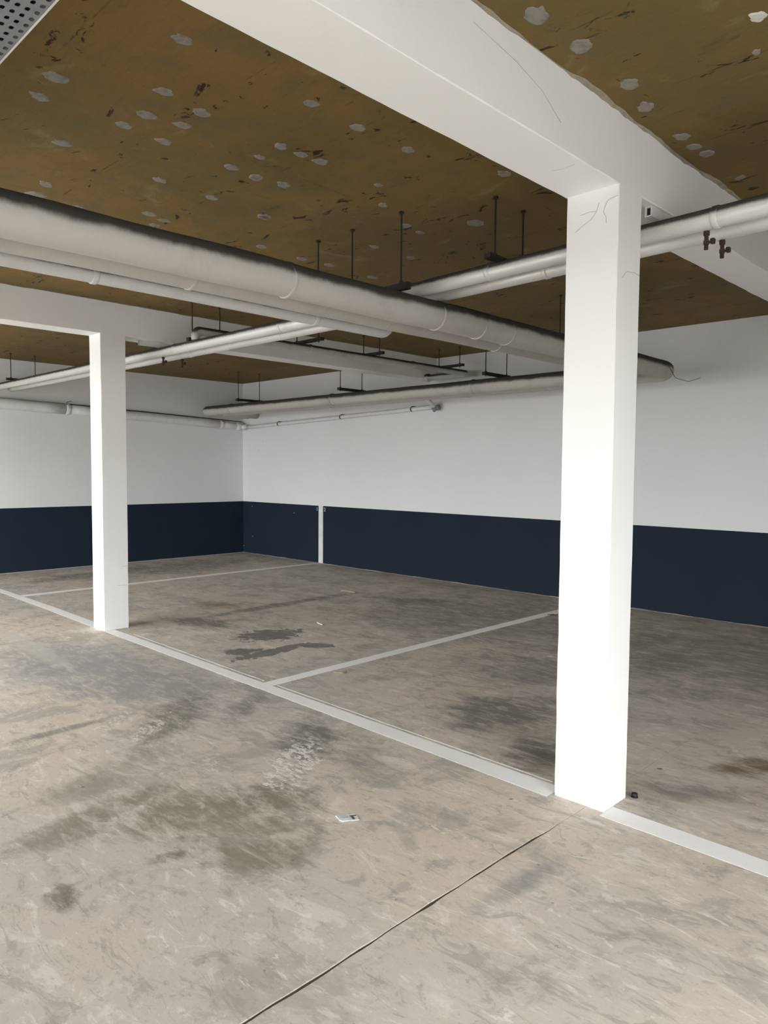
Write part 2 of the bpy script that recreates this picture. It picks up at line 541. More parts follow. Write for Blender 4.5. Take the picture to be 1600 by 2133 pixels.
def strip(name, near, far, mat, parent, z0=-0.001, z1=0.0007, label=None, ragged=0.003, step=0.06):
    """painted line between two polylines given as (x, y) points, resampled with ragged edges"""
    def samp(pl, t):
        L = [0]
        for a, b in zip(pl, pl[1:]):
            L.append(L[-1] + math.hypot(b[0] - a[0], b[1] - a[1]))
        s = t * L[-1]
        for i in range(len(pl) - 1):
            if s <= L[i + 1] or i == len(pl) - 2:
                u = (s - L[i]) / (L[i + 1] - L[i])
                return pl[i][0] + (pl[i + 1][0] - pl[i][0]) * u, pl[i][1] + (pl[i + 1][1] - pl[i][1]) * u
    ln = sum(math.hypot(b[0] - a[0], b[1] - a[1]) for a, b in zip(near, near[1:]))
    n = max(4, int(ln / step))
    bm = bmesh.new()
    tp, bt = [], []
    for i in range(n + 1):
        a, b = samp(near, i / n), samp(far, i / n)
        w = Vector((b[0] - a[0], b[1] - a[1])).normalized()
        ja, jb = [ragged * noise.noise(Vector((q[0] * 14, q[1] * 14, s))) for q, s in ((a, 1.0), (b, 8.0))]
        a = (a[0] + w.x * ja, a[1] + w.y * ja)
        b = (b[0] + w.x * jb, b[1] + w.y * jb)
        tp.append((bm.verts.new((*a, z1)), bm.verts.new((*b, z1))))
        bt.append((bm.verts.new((*a, z0)), bm.verts.new((*b, z0))))
    for i in range(n):
        bm.faces.new((tp[i][0], tp[i][1], tp[i + 1][1], tp[i + 1][0]))
        bm.faces.new((tp[i][0], tp[i + 1][0], bt[i + 1][0], bt[i][0]))
        bm.faces.new((tp[i][1], bt[i][1], bt[i + 1][1], tp[i + 1][1]))
    o = obj(name, bm, mat, parent)
    if label:
        o['label'] = label
    return o


strip('aisle_line', [(-11.2, 3.12), (-8.2, 3.10), (-6.96, 3.065)], [(-11.2, 3.21), (-8.2, 3.21), (-6.96, 3.18)], 'line', floor, label='white aisle line left of the far column')
strip('aisle_line', [(-6.71, 3.065), (-4.2, 3.035), (-1.83, 2.99)], [(-6.71, 3.17), (-4.2, 3.14), (-1.83, 3.13)], 'line', floor, label='white aisle line between the two columns')
strip('aisle_line', [(-1.558, 2.992), (1.95, 2.99)], [(-1.558, 3.115), (1.95, 3.11)], 'line', floor, label='white aisle line right of the near column')
strip('bay_line', [(-4.185, 3.142), (-4.19, 7.80)], [(-4.29, 3.142), (-4.31, 7.80)], 'line', floor, label='white line between the bays that ends behind the near column')
strip('bay_line', [(-9.17, 3.215), (-9.17, 7.80)], [(-9.30, 3.215), (-9.28, 7.80)], 'line', floor, label='white line between the bays that ends at the wall stripe')
strip('old_line_edge', [(-6.4, 3.205), (-4.32, 3.172)], [(-6.4, 3.211), (-4.32, 3.179)], 'line', floor, ragged=0.006)
strip('old_line_edge', [(-4.17, 3.17), (-1.9, 3.152)], [(-4.17, 3.177), (-1.9, 3.159)], 'line', floor, ragged=0.006)

# ceiling slab with filled spots
ceiling = obj('ceiling', boxbm((X0 - 0.2, Y0 - 0.2, ZC), (X1 + 0.2, Y1 + 0.2, ZC + 0.22)), 'ceiling')
tag(ceiling, 'brown stained concrete ceiling with grey filled spots', kind='structure')
patches = [(381, 82, 17), (117, 162, 20), (82, 202, 16), (341, 191, 15), (305, 239, 18), (258, 261, 14), (130, 298, 15), (420, 235, 17), (380, 261, 15),
           (341, 295, 14), (648, 215, 15), (745, 266, 15), (542, 327, 10), (585, 305, 14), (627, 322, 13), (667, 337, 14), (482, 348, 15), (533, 370, 15),
           (335, 375, 13), (442, 412, 13), (96, 384, 14), (75, 405, 15), (165, 433, 14), (311, 446, 13), (342, 459, 11), (322, 469, 10), (552, 451, 13),
           (590, 385, 14), (788, 385, 9), (1209, 97, 21), (1120, 32, 24), (1312, 176, 19), (1344, 223, 18), (1420, 285, 14), (1446, 305, 14), (1472, 320, 14),
           (1577, 108, 8), (850, 312, 14), (1050, 362, 15), (845, 470, 11), (875, 484, 10), (990, 465, 18), (550, 452, 13), (798, 427, 11),
           (780, 514, 11), (855, 537, 10), (776, 577, 13), (545, 514, 12), (630, 539, 12), (687, 552, 12), (1542, 370, 10)]
white_patches = [(1578, 35, 14)]


def at_plane(px, py, z):
    d = rt2 * ((px - 800) / F_PX) - up2 * ((py - 1066.5) / F_PX) + fw
    t = (z - CAM_H) / d.z
    return Vector((d.x * t, d.y * t, z)), d.length * t


patch_mesh = []
for k in range(6):
    bm = bmesh.new()
    n = 18
    rs = [1 + 0.42 * noise.noise(Vector((k * 5.3 + 1.7 * math.cos(2 * math.pi * i / n), 1.7 * math.sin(2 * math.pi * i / n), k * 2.1 + 0.3))) for i in range(n)]
    lo = [bm.verts.new((math.cos(2 * math.pi * i / n) * rs[i], math.sin(2 * math.pi * i / n) * rs[i], 0)) for i in range(n)]
    hi = [bm.verts.new((math.cos(2 * math.pi * i / n) * rs[i] * 0.8, math.sin(2 * math.pi * i / n) * rs[i] * 0.8, -1)) for i in range(n)]
    for i in range(n):
        bm.faces.new((lo[i], lo[(i + 1) % n], hi[(i + 1) % n], hi[i]))
    bm.faces.new(hi)
    bmesh.ops.recalc_face_normals(bm, faces=bm.faces[:])
    me = bpy.data.meshes.new('filled_spot')
    bm.to_mesh(me)
    bm.free()
    me.materials.append(MAT['patch'])
    patch_mesh.append(me)
for i, (px, py, r) in enumerate(patches + white_patches):
    p, dist = at_plane(px, py, ZC)
    me = patch_mesh[i % 6]
    if i >= len(patches):
        me = me.copy()
        me.materials.clear()
        me.materials.append(MAT['lime'])
    o = link('filled_spot', me, None, ceiling)
    s = r * dist / F_PX * 0.88
    o.location = p
    o.rotation_euler = (0, 0, random.uniform(-0.5, 0.5) + 0.3)
    o.scale = (s * 0.95, s * 1.2, 0.004)

# walls
BAND = 0.947
wl = obj('wall_left', boxbm((X0 - 0.2, Y0 - 0.2, -0.2), (X0, Y1 + 0.2, ZC)), 'white')
tag(wl, 'white garage wall on the left with a navy lower band', kind='structure')
obj('navy_band', boxbm((X0 - 0.01, Y0, 0.004), (X0 + 0.003, Y1, BAND)), 'navy', wl)['label'] = 'navy painted lower band'
wb = obj('wall_back', boxbm((X0, Y1, -0.2), (X1, Y1 + 0.2, ZC)), 'white')
tag(wb, 'long white garage wall at the back with a navy lower band', kind='structure')
obj('navy_band', boxbm((X0, Y1 - 0.003, 0.004), (X1, Y1 + 0.01, BAND)), 'navy', wb)['label'] = 'navy painted lower band'
for x in (-9.16, -4.25):
    o = obj('bay_stripe', boxbm((x - 0.055, Y1 - 0.005, 0.006), (x + 0.055, Y1 + 0.01, BAND + 0.002)), 'whitepipe', wb)
    o['label'] = 'white stripe painted across the navy band'
for txt, x in (('1', -9.255), ('2', -9.062)):
    cu = bpy.data.curves.new('bay_number', 'FONT')
    cu.body = txt
    cu.size = 0.085
    cu.align_x = 'CENTER'
    cu.extrude = 0.001
    cu.materials.append(MAT['whitepipe'])
    o = bpy.data.objects.new('bay_number', cu)
    o.location = (x, Y1 - 0.0045, BAND - 0.085)
    o.rotation_euler = (math.radians(90), 0, 0)
    col.objects.link(o)
    o.parent = wb
    o['label'] = 'small white painted digit %s' % txt
for x, z, r in [(-11.076, 0.863, .007), (-9.858, 0.798, .006), (-11.057, 0.316, .006), (-11.34, 0.122, .007)]:
    obj('wall_plug', tubebm([(x, Y1 - 0.007, z), (x, Y1 + 0.01, z)], r, 8), 'lime', wb)
for x, z, r in [(-10.644, 2.026, .007), (-10.859, 1.877, .008), (-11.095, 1.592, .006), (-10.75, 2.03, .006), (-8.03, 1.78, .004)]:
    obj('drill_hole', tubebm([(x, Y1 - 0.002, z), (x, Y1 + 0.01, z)], r, 8), 'crack', wb)
# rough cove of old mortar along the foot of the back wall
bm = bmesh.new()
prev = None
for i in range(141):
    x = X0 + 0.02 + i * (X1 - X0 - 0.04) / 140
    h = max(0.002, 0.007 + 0.011 * noise.noise(Vector((x * 3.1, 2, 0))))
    w = max(0.004, 0.012 + 0.02 * noise.noise(Vector((x * 2.3, 7, 0))))
    ring = [bm.verts.new((x, Y1 + 0.002, 0.0)), bm.verts.new((x, Y1 - 0.004 - w, 0.0)), bm.verts.new((x, Y1 - 0.004, h))]
    if prev:
        for k in range(3):
            bm.faces.new((prev[k], prev[(k + 1) % 3], ring[(k + 1) % 3], ring[k]))
    prev = ring
obj('mortar_cove', bm, 'mortar', wb)
bm = bmesh.new()
box(bm, (X1, Y0 - 0.2, -0.2), (X1 + 0.2, SIDE_Y0, ZC))
box(bm, (X1, SIDE_Y1, -0.2), (X1 + 0.2, Y1 + 0.2, ZC))
box(bm, (X1, SIDE_Y0, OPEN_Z), (X1 + 0.2, SIDE_Y1, ZC))
box(bm, (X1, SIDE_Y0, -0.2), (X1 + 0.2, SIDE_Y1, -0.03))
wr = obj('wall_right', bm, 'white')
tag(wr, 'white wall to the right of the camera with an open side entrance', kind='structure')
bm = bmesh.new()
box(bm, (X0, Y0 - 0.2, -0.2), (OPEN_X0, Y0, ZC))
box(bm, (OPEN_X1, Y0 - 0.2, -0.2), (X1, Y0, ZC))
box(bm, (OPEN_X0, Y0 - 0.2, OPEN_Z), (OPEN_X1, Y0, ZC))
wf = obj('wall_front', bm, 'white')
tag(wf, 'white wall behind the camera with a wide open vehicle entrance', kind='structure')
bm = bmesh.new()
box(bm, (-40, -60, -0.3), (60, Y0 - 0.3, -0.01))
box(bm, (X1 + 0.2, Y0 - 0.3, -0.3), (60, 40, -0.01))
gd = obj('forecourt', bm, 'asphalt')
tag(gd, 'dark asphalt forecourt outside the vehicle entrance', 'forecourt', kind='structure')


# ------------------------------------------------------------------ beams and columns
def rough_box(a, b, axis, n, jit=0.0022, ch=0.006, seed=0):
    """long box with chamfered, slightly chipped arrises; axis 1 = y, 2 = z"""
    bm = bmesh.new()
    o1, o2 = [k for k in (0, 1, 2) if k != axis]
    lo = [a[o1], a[o2]]
    hi = [b[o1], b[o2]]
    rings = []
    for i in range(n + 1):
        t = a[axis] + (b[axis] - a[axis]) * i / n
        cs = []
        for ci, (sx, sy) in enumerate(((0, 0), (1, 0), (1, 1), (0, 1))):
            px = hi[0] if sx else lo[0]
            py = hi[1] if sy else lo[1]
            dx = -1 if sx else 1
            dy = -1 if sy else 1
            c = ch * (0.55 + 0.5 * noise.noise(Vector((t * 7, ci * 3.3, seed))))
            if noise.noise(Vector((t * 5.3, ci * 9.1 + 4, seed + 2))) > 0.62:
                c *= 2.4
            c = max(0.001, c)
            jx = jit * noise.noise(Vector((t * 3, ci, seed + 5)))
            jy = jit * noise.noise(Vector((t * 3, ci, seed + 9)))
            e1 = (px + dx * c + jx, py + jy)
            e2 = (px + jx, py + dy * c + jy)
            cs += [e2, e1] if ci in (0, 2) else [e1, e2]
        ring = []
        for q in cs:
            v = [0, 0, 0]
            v[axis] = t
            v[o1], v[o2] = q
            ring.append(bm.verts.new(v))
        rings.append(ring)
    k = len(rings[0])
    for r0, r1 in zip(rings, rings[1:]):
        for j in range(k):
            bm.faces.new((r0[j], r0[(j + 1) % k], r1[(j + 1) % k], r1[j]))
    bm.faces.new(rings[0])
    bm.faces.new(rings[-1])
    return bm


SOF = 2.795
B1 = (-1.822, -1.562)
B2 = (-6.952, -6.714)
beam1 = obj('ceiling_beam', rough_box((B1[0], Y0, SOF), (B1[1], Y1, ZC + 0.01), 1, 220, seed=1), 'beam')
tag(beam1, 'thick white ceiling beam passing overhead onto the near column', 'beam', 'white ceiling beams')
beam2 = obj('ceiling_beam', rough_box((B2[0], Y0, SOF), (B2[1], Y1, ZC + 0.01), 1, 220, seed=3), 'beam')
tag(beam2, 'white ceiling beam resting on the far left column', 'beam', 'white ceiling beams')
for x, root, ya, yb in ((B1[1], beam1, -0.5, 5.2), (B2[1], beam2, 1.5, 7.8)):
    bm = bmesh.new()
    prev = None
    n = int((yb - ya) / 0.03)
    for i in range(n + 1):
        y = ya + (yb - ya) * i / n
        h = max(0.002, 0.008 + 0.02 * noise.noise(Vector((x, y * 4.1, 3))) + 0.008 * noise.noise(Vector((x, y * 17, 3))))
        w = max(0.003, 0.012 + 0.035 * noise.noise(Vector((x, y * 2.7, 11))) + 0.012 * noise.noise(Vector((x, y * 13, 6))))
        if x < -3:
            h, w = h * 0.5, w * 0.5
        ring = [bm.verts.new(q) for q in ((x - 0.006, y, ZC + 0.002), (x + w, y, ZC + 0.002), (x + w * 0.7, y, ZC - 0.004), (x + 0.004, y, ZC - h), (x - 0.006, y, ZC - h))]
        if prev:
            for k in range(5):
                bm.faces.new((prev[k], prev[(k + 1) % 5], ring[(k + 1) % 5], ring[k]))
        prev = ring
    o = obj('mortar_seam', bm, 'mortar', root)
    o['label'] = 'ragged beige mortar along the top of the beam'

c1 = obj('concrete_column', rough_box((-1.816, 3.034, -0.02), (-1.561, 3.252, SOF + 0.004), 2, 130, seed=11), 'beam')
tag(c1, 'tall square white column in the right foreground', 'column', 'white square columns')
c2 = obj('concrete_column', rough_box((-6.945, 3.072, -0.02), (-6.713, 3.318, SOF + 0.004), 2, 130, seed=21), 'beam')
tag(c2, 'farther square white column on the left', 'column', 'white square columns')


def hair(root, pts, r=0.0009, name='crack'):
    o = obj(name, tubebm(pts, r, 5, fillet=0.02), 'crack', root, True)
    return o


yf = 3.033
hair(c1, [(-1.77, yf, 2.63), (-1.735, yf, 2.65), (-1.69, yf, 2.672), (-1.665, yf, 2.70), (-1.655, yf, 2.735)])
hair(c1, [(-1.745, yf, 2.70), (-1.70, yf, 2.705), (-1.665, yf, 2.70)], 0.0008)
hair(c1, [(-1.618, yf, 2.64), (-1.619, yf, 2.665), (-1.634, yf, 2.69), (-1.615, yf, 2.735), (-1.567, yf, 2.745)])
hair(c1, [(-1.5605, 3.08, 2.40), (-1.5605, 3.12, 2.435), (-1.5605, 3.2, 2.445), (-1.5605, 3.245, 2.44)], 0.001)
hair(beam1, [(-1.70, 2.72, SOF - 0.0005), (-1.655, 2.735, SOF - 0.0005), (-1.60, 2.725, SOF - 0.0005)])
hair(beam1, [(-1.5615, 2.0, 3.03), (-1.5615, 2.25, 3.0), (-1.5615, 2.42, 2.96), (-1.5615, 2.55, 2.89)], 0.001)
hair(c2, [(-6.7125, 3.2, 0.42), (-6.7125, 3.305, 0.415)], 0.0012)
hair(c2, [(-6.7125, 3.25, 0.60), (-6.7125, 3.31, 0.60)], 0.0012)

# ------------------------------------------------------------------ pipes along the bay (towards the back wall)
PZ = 2.5315


def pipe_thing(name, label, cat, base, group=None):
    return tag(empty(name, base), label, cat, group)


A = pipe_thing('insulated_pipe', 'thickest grey insulated pipe, crossing low below the ceiling and turning along the back wall', 'pipe', (-3.098, 0, PZ), 'grey insulated pipes')
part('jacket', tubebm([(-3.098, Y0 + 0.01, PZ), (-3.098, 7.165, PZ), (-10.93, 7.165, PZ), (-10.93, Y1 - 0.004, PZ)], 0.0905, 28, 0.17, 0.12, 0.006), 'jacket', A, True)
for y in (2.42, 3.62, 4.05, 4.38):
    collar(A, (-3.098, y, PZ), (0, 1, 0), 0.0915, 0.022, proud=0.003)
for x in (-5.6, -8.1):
    collar(A, (x, 7.165, PZ), (1, 0, 0), 0.0915, 0.04)
part('loose_wire', tubebm([(-3.06, 6.9, PZ + 0.07), (-3.0, 6.93, PZ), (-2.97, 6.98, PZ - 0.09), (-2.86, 7.02, PZ - 0.13), (-2.76, 7.05, PZ - 0.1)], 0.0025, 6, 0.05), 'cable', A, True)

B = pipe_thing('insulated_pipe', 'grey insulated pipe running against the far side of the thickest pipe', 'pipe', (-3.35, 0, PZ), 'grey insulated pipes')
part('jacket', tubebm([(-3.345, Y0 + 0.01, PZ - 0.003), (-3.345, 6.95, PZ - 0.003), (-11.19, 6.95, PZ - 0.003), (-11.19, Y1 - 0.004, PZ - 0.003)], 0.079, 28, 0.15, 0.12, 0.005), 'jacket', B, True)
for y in (2.0, 3.4, 4.6):
    collar(B, (-3.345, y, PZ - 0.003), (0, 1, 0), 0.08, 0.022, proud=0.003)
for x in (-5.35, -7.85, -10.35):
    collar(B, (x, 6.95, PZ - 0.003), (1, 0, 0), 0.08, 0.04)


def p2y(x, b):
    a = [(2.0, 3.254), (-3.6, 3.50), (-4.3, 3.645), (-11.36, 3.645)]
    c = [(2.0, 3.44), (-3.6, 3.71), (-4.3, 3.86), (-11.36, 3.86)]
    pl = c if b else a
    for p, q in zip(pl, pl[1:]):
        if q[0] <= x <= p[0]:
            return p[1] + (q[1] - p[1]) * (x - p[0]) / (q[0] - p[0])


C = pipe_thing('insulated_pipe', 'slim grey pipe beside the thick pair, ending at the silver crossing pipes', 'pipe', (-3.56, 0, 2.485), 'grey insulated pipes')
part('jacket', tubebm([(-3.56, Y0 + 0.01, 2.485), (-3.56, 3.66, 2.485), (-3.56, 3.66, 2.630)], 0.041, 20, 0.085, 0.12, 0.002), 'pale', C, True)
for y in (1.6, 3.0):
    collar(C, (-3.56, y, 2.485), (0, 1, 0), 0.0415, 0.03, mat='pale', proud=0.004)

# silver pair crossing the bays
SZ = 2.675
S1 = pipe_thing('silver_pipe', 'upper silver foil pipe crossing behind both columns', 'pipe', (0, 3.33, SZ), 'silver crossing pipes')
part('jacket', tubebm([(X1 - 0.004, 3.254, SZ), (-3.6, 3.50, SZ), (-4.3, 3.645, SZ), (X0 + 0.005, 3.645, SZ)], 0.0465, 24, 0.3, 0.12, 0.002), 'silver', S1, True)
for x in (-0.4, -1.28, -2.55, -3.4, -4.72, -6.35, -7.6):
    collar(S1, (x, p2y(x, 0), SZ), (1, -0.04 if x > -3.6 else 0, 0), 0.047, 0.03, 'silver', proud=0.004)
S2 = pipe_thing('silver_pipe', 'lower thinner silver pipe close beside the upper crossing pipe', 'pipe', (0, 3.55, SZ), 'silver crossing pipes')
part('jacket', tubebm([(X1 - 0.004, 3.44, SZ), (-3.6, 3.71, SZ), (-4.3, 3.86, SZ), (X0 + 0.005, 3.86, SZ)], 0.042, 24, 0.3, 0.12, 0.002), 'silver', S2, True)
for x in (-0.9, -2.3, -5.0, -6.45, -7.9):
    collar(S2, (x, p2y(x, 1), SZ), (1, -0.04 if x > -3.6 else 0, 0), 0.0425, 0.03, 'silver', proud=0.004)


def drain_valve(root, x, y, z, rr):
    bm = bmesh.new()
    tube(bm, [(x, y, z - rr + 0.01), (x, y, z - rr - 0.085)], 0.0095, 10)
    tube(bm, [(x, y, z - rr - 0.004), (x, y, z - rr - 0.022)], 0.0145, 6)
    tube(bm, [(x, y, z - rr - 0.045), (x, y, z - rr - 0.062)], 0.0135, 6)
    v = part('drain_valve', bm, 'rust', root, label='small rusty drain valve')
    bm = bmesh.new()
    tube(bm, [(x, y, z - rr - 0.052), (x + 0.022, y + 0.014, z - rr - 0.052)], 0.006, 8)
    box(bm, (x + 0.013, y + 0.004, z - rr - 0.06), (x + 0.032, y + 0.026, z - rr - 0.036), 0.003)
    h = obj('valve_handle', bm, 'rust')
    attach(h, v)
    h.matrix_parent_inverse = v.matrix_parent_inverse.inverted() @ Matrix.Translation(-root.location)
    h.matrix_parent_inverse = Matrix.Identity(4)
    return v


for x in (-1.33, -6.62):
    drain_valve(S1, x, p2y(x, 0) + 0.015, SZ, 0.042)
    drain_valve(S2, x - 0.0, p2y(x, 1) + 0.005, SZ, 0.04)

# branch from the silver pair running beside the left beam
D = pipe_thing('branch_pipe', 'grey branch pipe rising over the silver pair and running beside the left beam', 'pipe', (-6.0, 3.645, 2.803))
part('jacket', tubebm([(-6.0, 3.645, SZ + 0.0475), (-6.0, 3.645, 2.805), (-6.0, 7.66, 2.805), (B2[1] - 0.004, 7.66, 2.805)], 0.0405, 20, 0.075, 0.15, 0.001), 'jacket', D, True)
for y in (5.0, 6.6):
    collar(D, (-6.0, y, 2.805), (0, 1, 0), 0.041, 0.03, proud=0.004)
part('sleeve', tubebm([(-6.72, 7.66, 2.805), (-6.66, 7.66, 2.805)], 0.054, 20), 'pale', D, True)

# drain along the left wall and small pipe along the back wall
E_ = pipe_thing('drain_pipe', 'pale sloping drain pipe along the left wall', 'pipe', (-11.27, 5.0, 2.4))


def p4z(y):
    pl = [(Y0, 2.60), (3.68, 2.449), (5.62, 2.399), (6.94, 2.345), (7.74, 2.305)]
    for p, q in zip(pl, pl[1:]):
        if p[0] <= y <= q[0]:
            return p[1] + (q[1] - p[1]) * (y - p[0]) / (q[0] - p[0])


part('pipe_body', tubebm([(-11.272, Y0 + 0.004, 2.60), (-11.272, 3.68, 2.449), (-11.272, 4.63, p4z(4.63))], 0.079, 22, step=0.3), 'whitepipe', E_, True)
part('pipe_body', tubebm([(-11.272, 4.63, p4z(4.63)), (-11.272, 6.94, 2.345), (-11.272, 7.35, p4z(7.35))], 0.072, 22, step=0.3), 'whitepipe', E_, True)
part('pipe_body', tubebm([(-11.272, 7.35, p4z(7.35)), (-11.272, 7.70, 2.307)], 0.060, 22), 'whitepipe', E_, True)
for y, r in ((4.63, 0.081), (7.33, 0.074)):
    collar(E_, (-11.272, y, p4z(y)), (0, 1, -0.03), r, 0.06, 'whitepipe', 'coupling', 0.007)
bm = bmesh.new()
tube(bm, [(-11.272, 7.64, 2.31), (-11.272, 7.79, 2.302)], 0.066, 20)
tube(bm, [(-11.272, 7.77, 2.302), (-11.14, 7.79, 2.300)], 0.045, 16)
part('end_fitting', bm, 'whitepipe', E_, True)
part('strap_tie', tubebm([(-11.20, 4.60, p4z(4.6) + 0.06), (-11.17, 4.58, p4z(4.6) + 0.1), (-11.19, 4.66, p4z(4.6) + 0.12)], 0.004, 6, 0.02), 'steel', E_, True)

F_ = pipe_thing('water_pipe', 'thin white pipe running low along the back wall to a valve', 'pipe', (-9, 7.81, 2.36))
part('pipe_body', tubebm([(-11.13, 7.80, 2.293), (-6.72, 7.80, 2.42)], 0.031, 16, step=0.4), 'whitepipe', F_, True)
part('branch', tubebm([(-6.76, 7.80, 2.42), (-6.66, 7.78, 2.43), (-6.60, 7.55, 2.50), (-6.57, 7.42, 2.53)], 0.026, 14, 0.05), 'whitepipe', F_, True)
bm = bmesh.new()
tube(bm, [(-6.70, 7.80, 2.40), (-6.60, 7.80, 2.41)], 0.036, 12)
tube(bm, [(-6.64, 7.74, 2.36), (-6.64, 7.82, 2.43)], 0.022, 10)
part('valve_body', bm, 'galv', F_, True)
for x in (-10.2, -8.6, -7.1):
    z = 2.293 + (x + 11.13) / 4.41 * 0.127
    part('pipe_clip', tube(box(bmesh.new(), (x - 0.012, 7.80, z + 0.02), (x + 0.012, Y1 - 0.002, z + 0.045)), [(x - 0.01, 7.80, z), (x + 0.01, 7.80, z)], 0.0335, 12), 'steel', F_)

G_ = obj('wall_cable', tubebm([(-11.349, Y0 + 0.01, 2.64), (-11.349, 3.7, 2.53), (-11.349, 5.0, 2.50), (-11.349, 7.2, 2.425), (-11.349, 7.85, 2.40)], 0.007, 8), 'cable', None, True)
tag(G_, 'thin dark cable on the left wall just above the drain pipe', 'cable')


# ------------------------------------------------------------------ hangers
def hanger(label, rods, bar_a, bar_b, group, w=0.021, h=0.03):
    a, b = Vector(bar_a), Vector(bar_b)
    root = tag(empty('pipe_hanger', (a + b) / 2), label, 'pipe hanger', group)
    d = (b - a).normalized()
    s = Vector((-d.y, d.x, 0)) * w
    bm = bmesh.new()
    vs = []
    for p in (a, b):
        for q in (s, -s):
            for z in (-h / 2, h / 2):
                vs.append(bm.verts.new(p + q + Vector((0, 0, z))))
    for f in ((0, 1, 3, 2), (4, 6, 7, 5), (0, 4, 5, 1), (2, 3, 7, 6), (1, 5, 7, 3), (0, 2, 6, 4)):
        bm.faces.new([vs[k] for k in f])
    part('cross_bar', bm, 'steel', root)
    for x, y in rods:
        bm = tubebm([(x, y, a.z - 0.03), (x, y, ZC + 0.004)], 0.0055, 8)
        tube(bm, [(x, y, a.z + h / 2), (x, y, a.z + h / 2 + 0.012)], 0.012, 6)
        tube(bm, [(x, y, ZC - 0.012), (x, y, ZC + 0.003)], 0.016, 8)
        part('threaded_rod', bm, 'steel', root)
    return root


GH = 'black steel pipe hangers'
hanger('black hanger over the thick grey pipes where the silver pair crosses', [(-3.09, 3.285), (-3.544, 3.305), (-3.885, 3.308)], (-3.03, 3.29, 2.652), (-3.95, 3.31, 2.652), GH, 0.018, 0.04)
hanger('black hanger over the thick grey pipes just left of the near column', [(-2.99, 5.78), (-3.503, 5.78)], (-2.93, 5.78, 2.65), (-3.56, 5.78, 2.65), GH, 0.018, 0.04)
hanger('black hanger over the silver pair left of the near column', [(-2.536, 3.473), (-2.55, 3.77)], (-2.536, 3.40, 2.755), (-2.555, 3.83, 2.755), GH)
hanger('black hanger over the silver pair right of the far column', [(-6.134, 3.69), (-6.152, 4.0)], (-6.134, 3.64, 2.745), (-6.156, 4.05, 2.745), GH)
hanger('black hanger over the silver pair at the left edge of the photo', [(-10.75, 3.66), (-10.75, 3.98)], (-10.75, 3.60, 2.745), (-10.75, 4.02, 2.745), GH)
hanger('black hanger on the back wall pipes nearest the near column', [(-5.09, 6.83), (-5.09, 7.24)], (-5.09, 6.79, 2.648), (-5.09, 7.29, 2.648), GH, 0.022, 0.035)
hanger('black hanger on the back wall pipes below the left beam end', [(-7.55, 6.83), (-7.55, 7.24)], (-7.55, 6.79, 2.648), (-7.55, 7.29, 2.648), GH, 0.022, 0.035)
hanger('black hanger on the back wall pipes nearest the left corner', [(-9.98, 6.83), (-9.98, 7.24)], (-9.98, 6.79, 2.648), (-9.98, 7.29, 2.648), GH, 0.022, 0.035)
hanger('black hanger on the branch pipe nearest the silver pair', [(-6.13, 4.93), (-5.78, 4.93)], (-6.2, 4.93, 2.866), (-5.72, 4.93, 2.866), GH)
hanger('black hanger at the middle of the branch pipe', [(-6.2, 5.97), (-5.94, 5.97)], (-6.28, 5.97, 2.866), (-5.88, 5.97, 2.866), GH)
hanger('black hanger on the branch pipe next to the back wall', [(-6.2, 7.32), (-5.86, 7.32)], (-6.28, 7.32, 2.866), (-5.80, 7.32, 2.866), GH)


# white cable trunking under the beam soffits
def trunking(label, x, y0, y1, z1, w=0.034, h=0.048, t_=0.006):
    bm = bmesh.new()
    vs = []
    for y in (y0, y1):
        for k in (0, t_):
            vs.append([bm.verts.new(q) for q in ((x - w / 2 + k, y, z1 - h + k), (x + w / 2 - k, y, z1 - h + k), (x + w / 2 - k, y, z1 - k), (x - w / 2 + k, y, z1 - k))])
    for k in range(4):
        j = (k + 1) % 4
        bm.faces.new((vs[0][k], vs[0][j], vs[2][j], vs[2][k]))
        bm.faces.new((vs[1][k], vs[3][k], vs[3][j], vs[1][j]))
        bm.faces.new((vs[0][k], vs[1][k], vs[1][j], vs[0][j]))
        bm.faces.new((vs[2][k], vs[2][j], vs[3][j], vs[3][k]))
    o = obj('cable_trunking', bm, 'whitepipe')
    obj('shade_plug', boxbm((x - w / 2 + t_, y0 + 0.012, z1 - h + t_), (x + w / 2 - t_, y1 - 0.01, z1 - t_)), 'black', o)  # black fill that paints the shade inside the hollow end
    return tag(o, label, 'trunking', 'white cable trunking')


trunking('open-ended white trunking under the beam behind the near column', -1.592, 3.385, 4.0, SOF - 0.001)
trunking('white trunking under the beam behind the far column', -6.80, 3.5, 4.1, SOF - 0.001)

# perforated cable tray near the camera
TY0, TY1, TZ, TX0, TX1 = 0.495, 0.805, 2.74, -4.3, 0.4
tray = tag(empty('cable_tray', ((TX0 + TX1) / 2, 0.65, TZ)), 'grey perforated cable tray at the top left corner', 'cable tray')
bm = bmesh.new()
px_, py_ = 0.039, 0.0245
nx, ny = int((TX1 - TX0) / px_), int((TY1 - TY0 - 0.012) / py_)
grid = {}


def gv(i, j):
    if (i, j) not in grid:
        grid[(i, j)] = bm.verts.new((TX0 + i * px_, TY1 - 0.008 - j * py_, TZ))
    return grid[(i, j)]


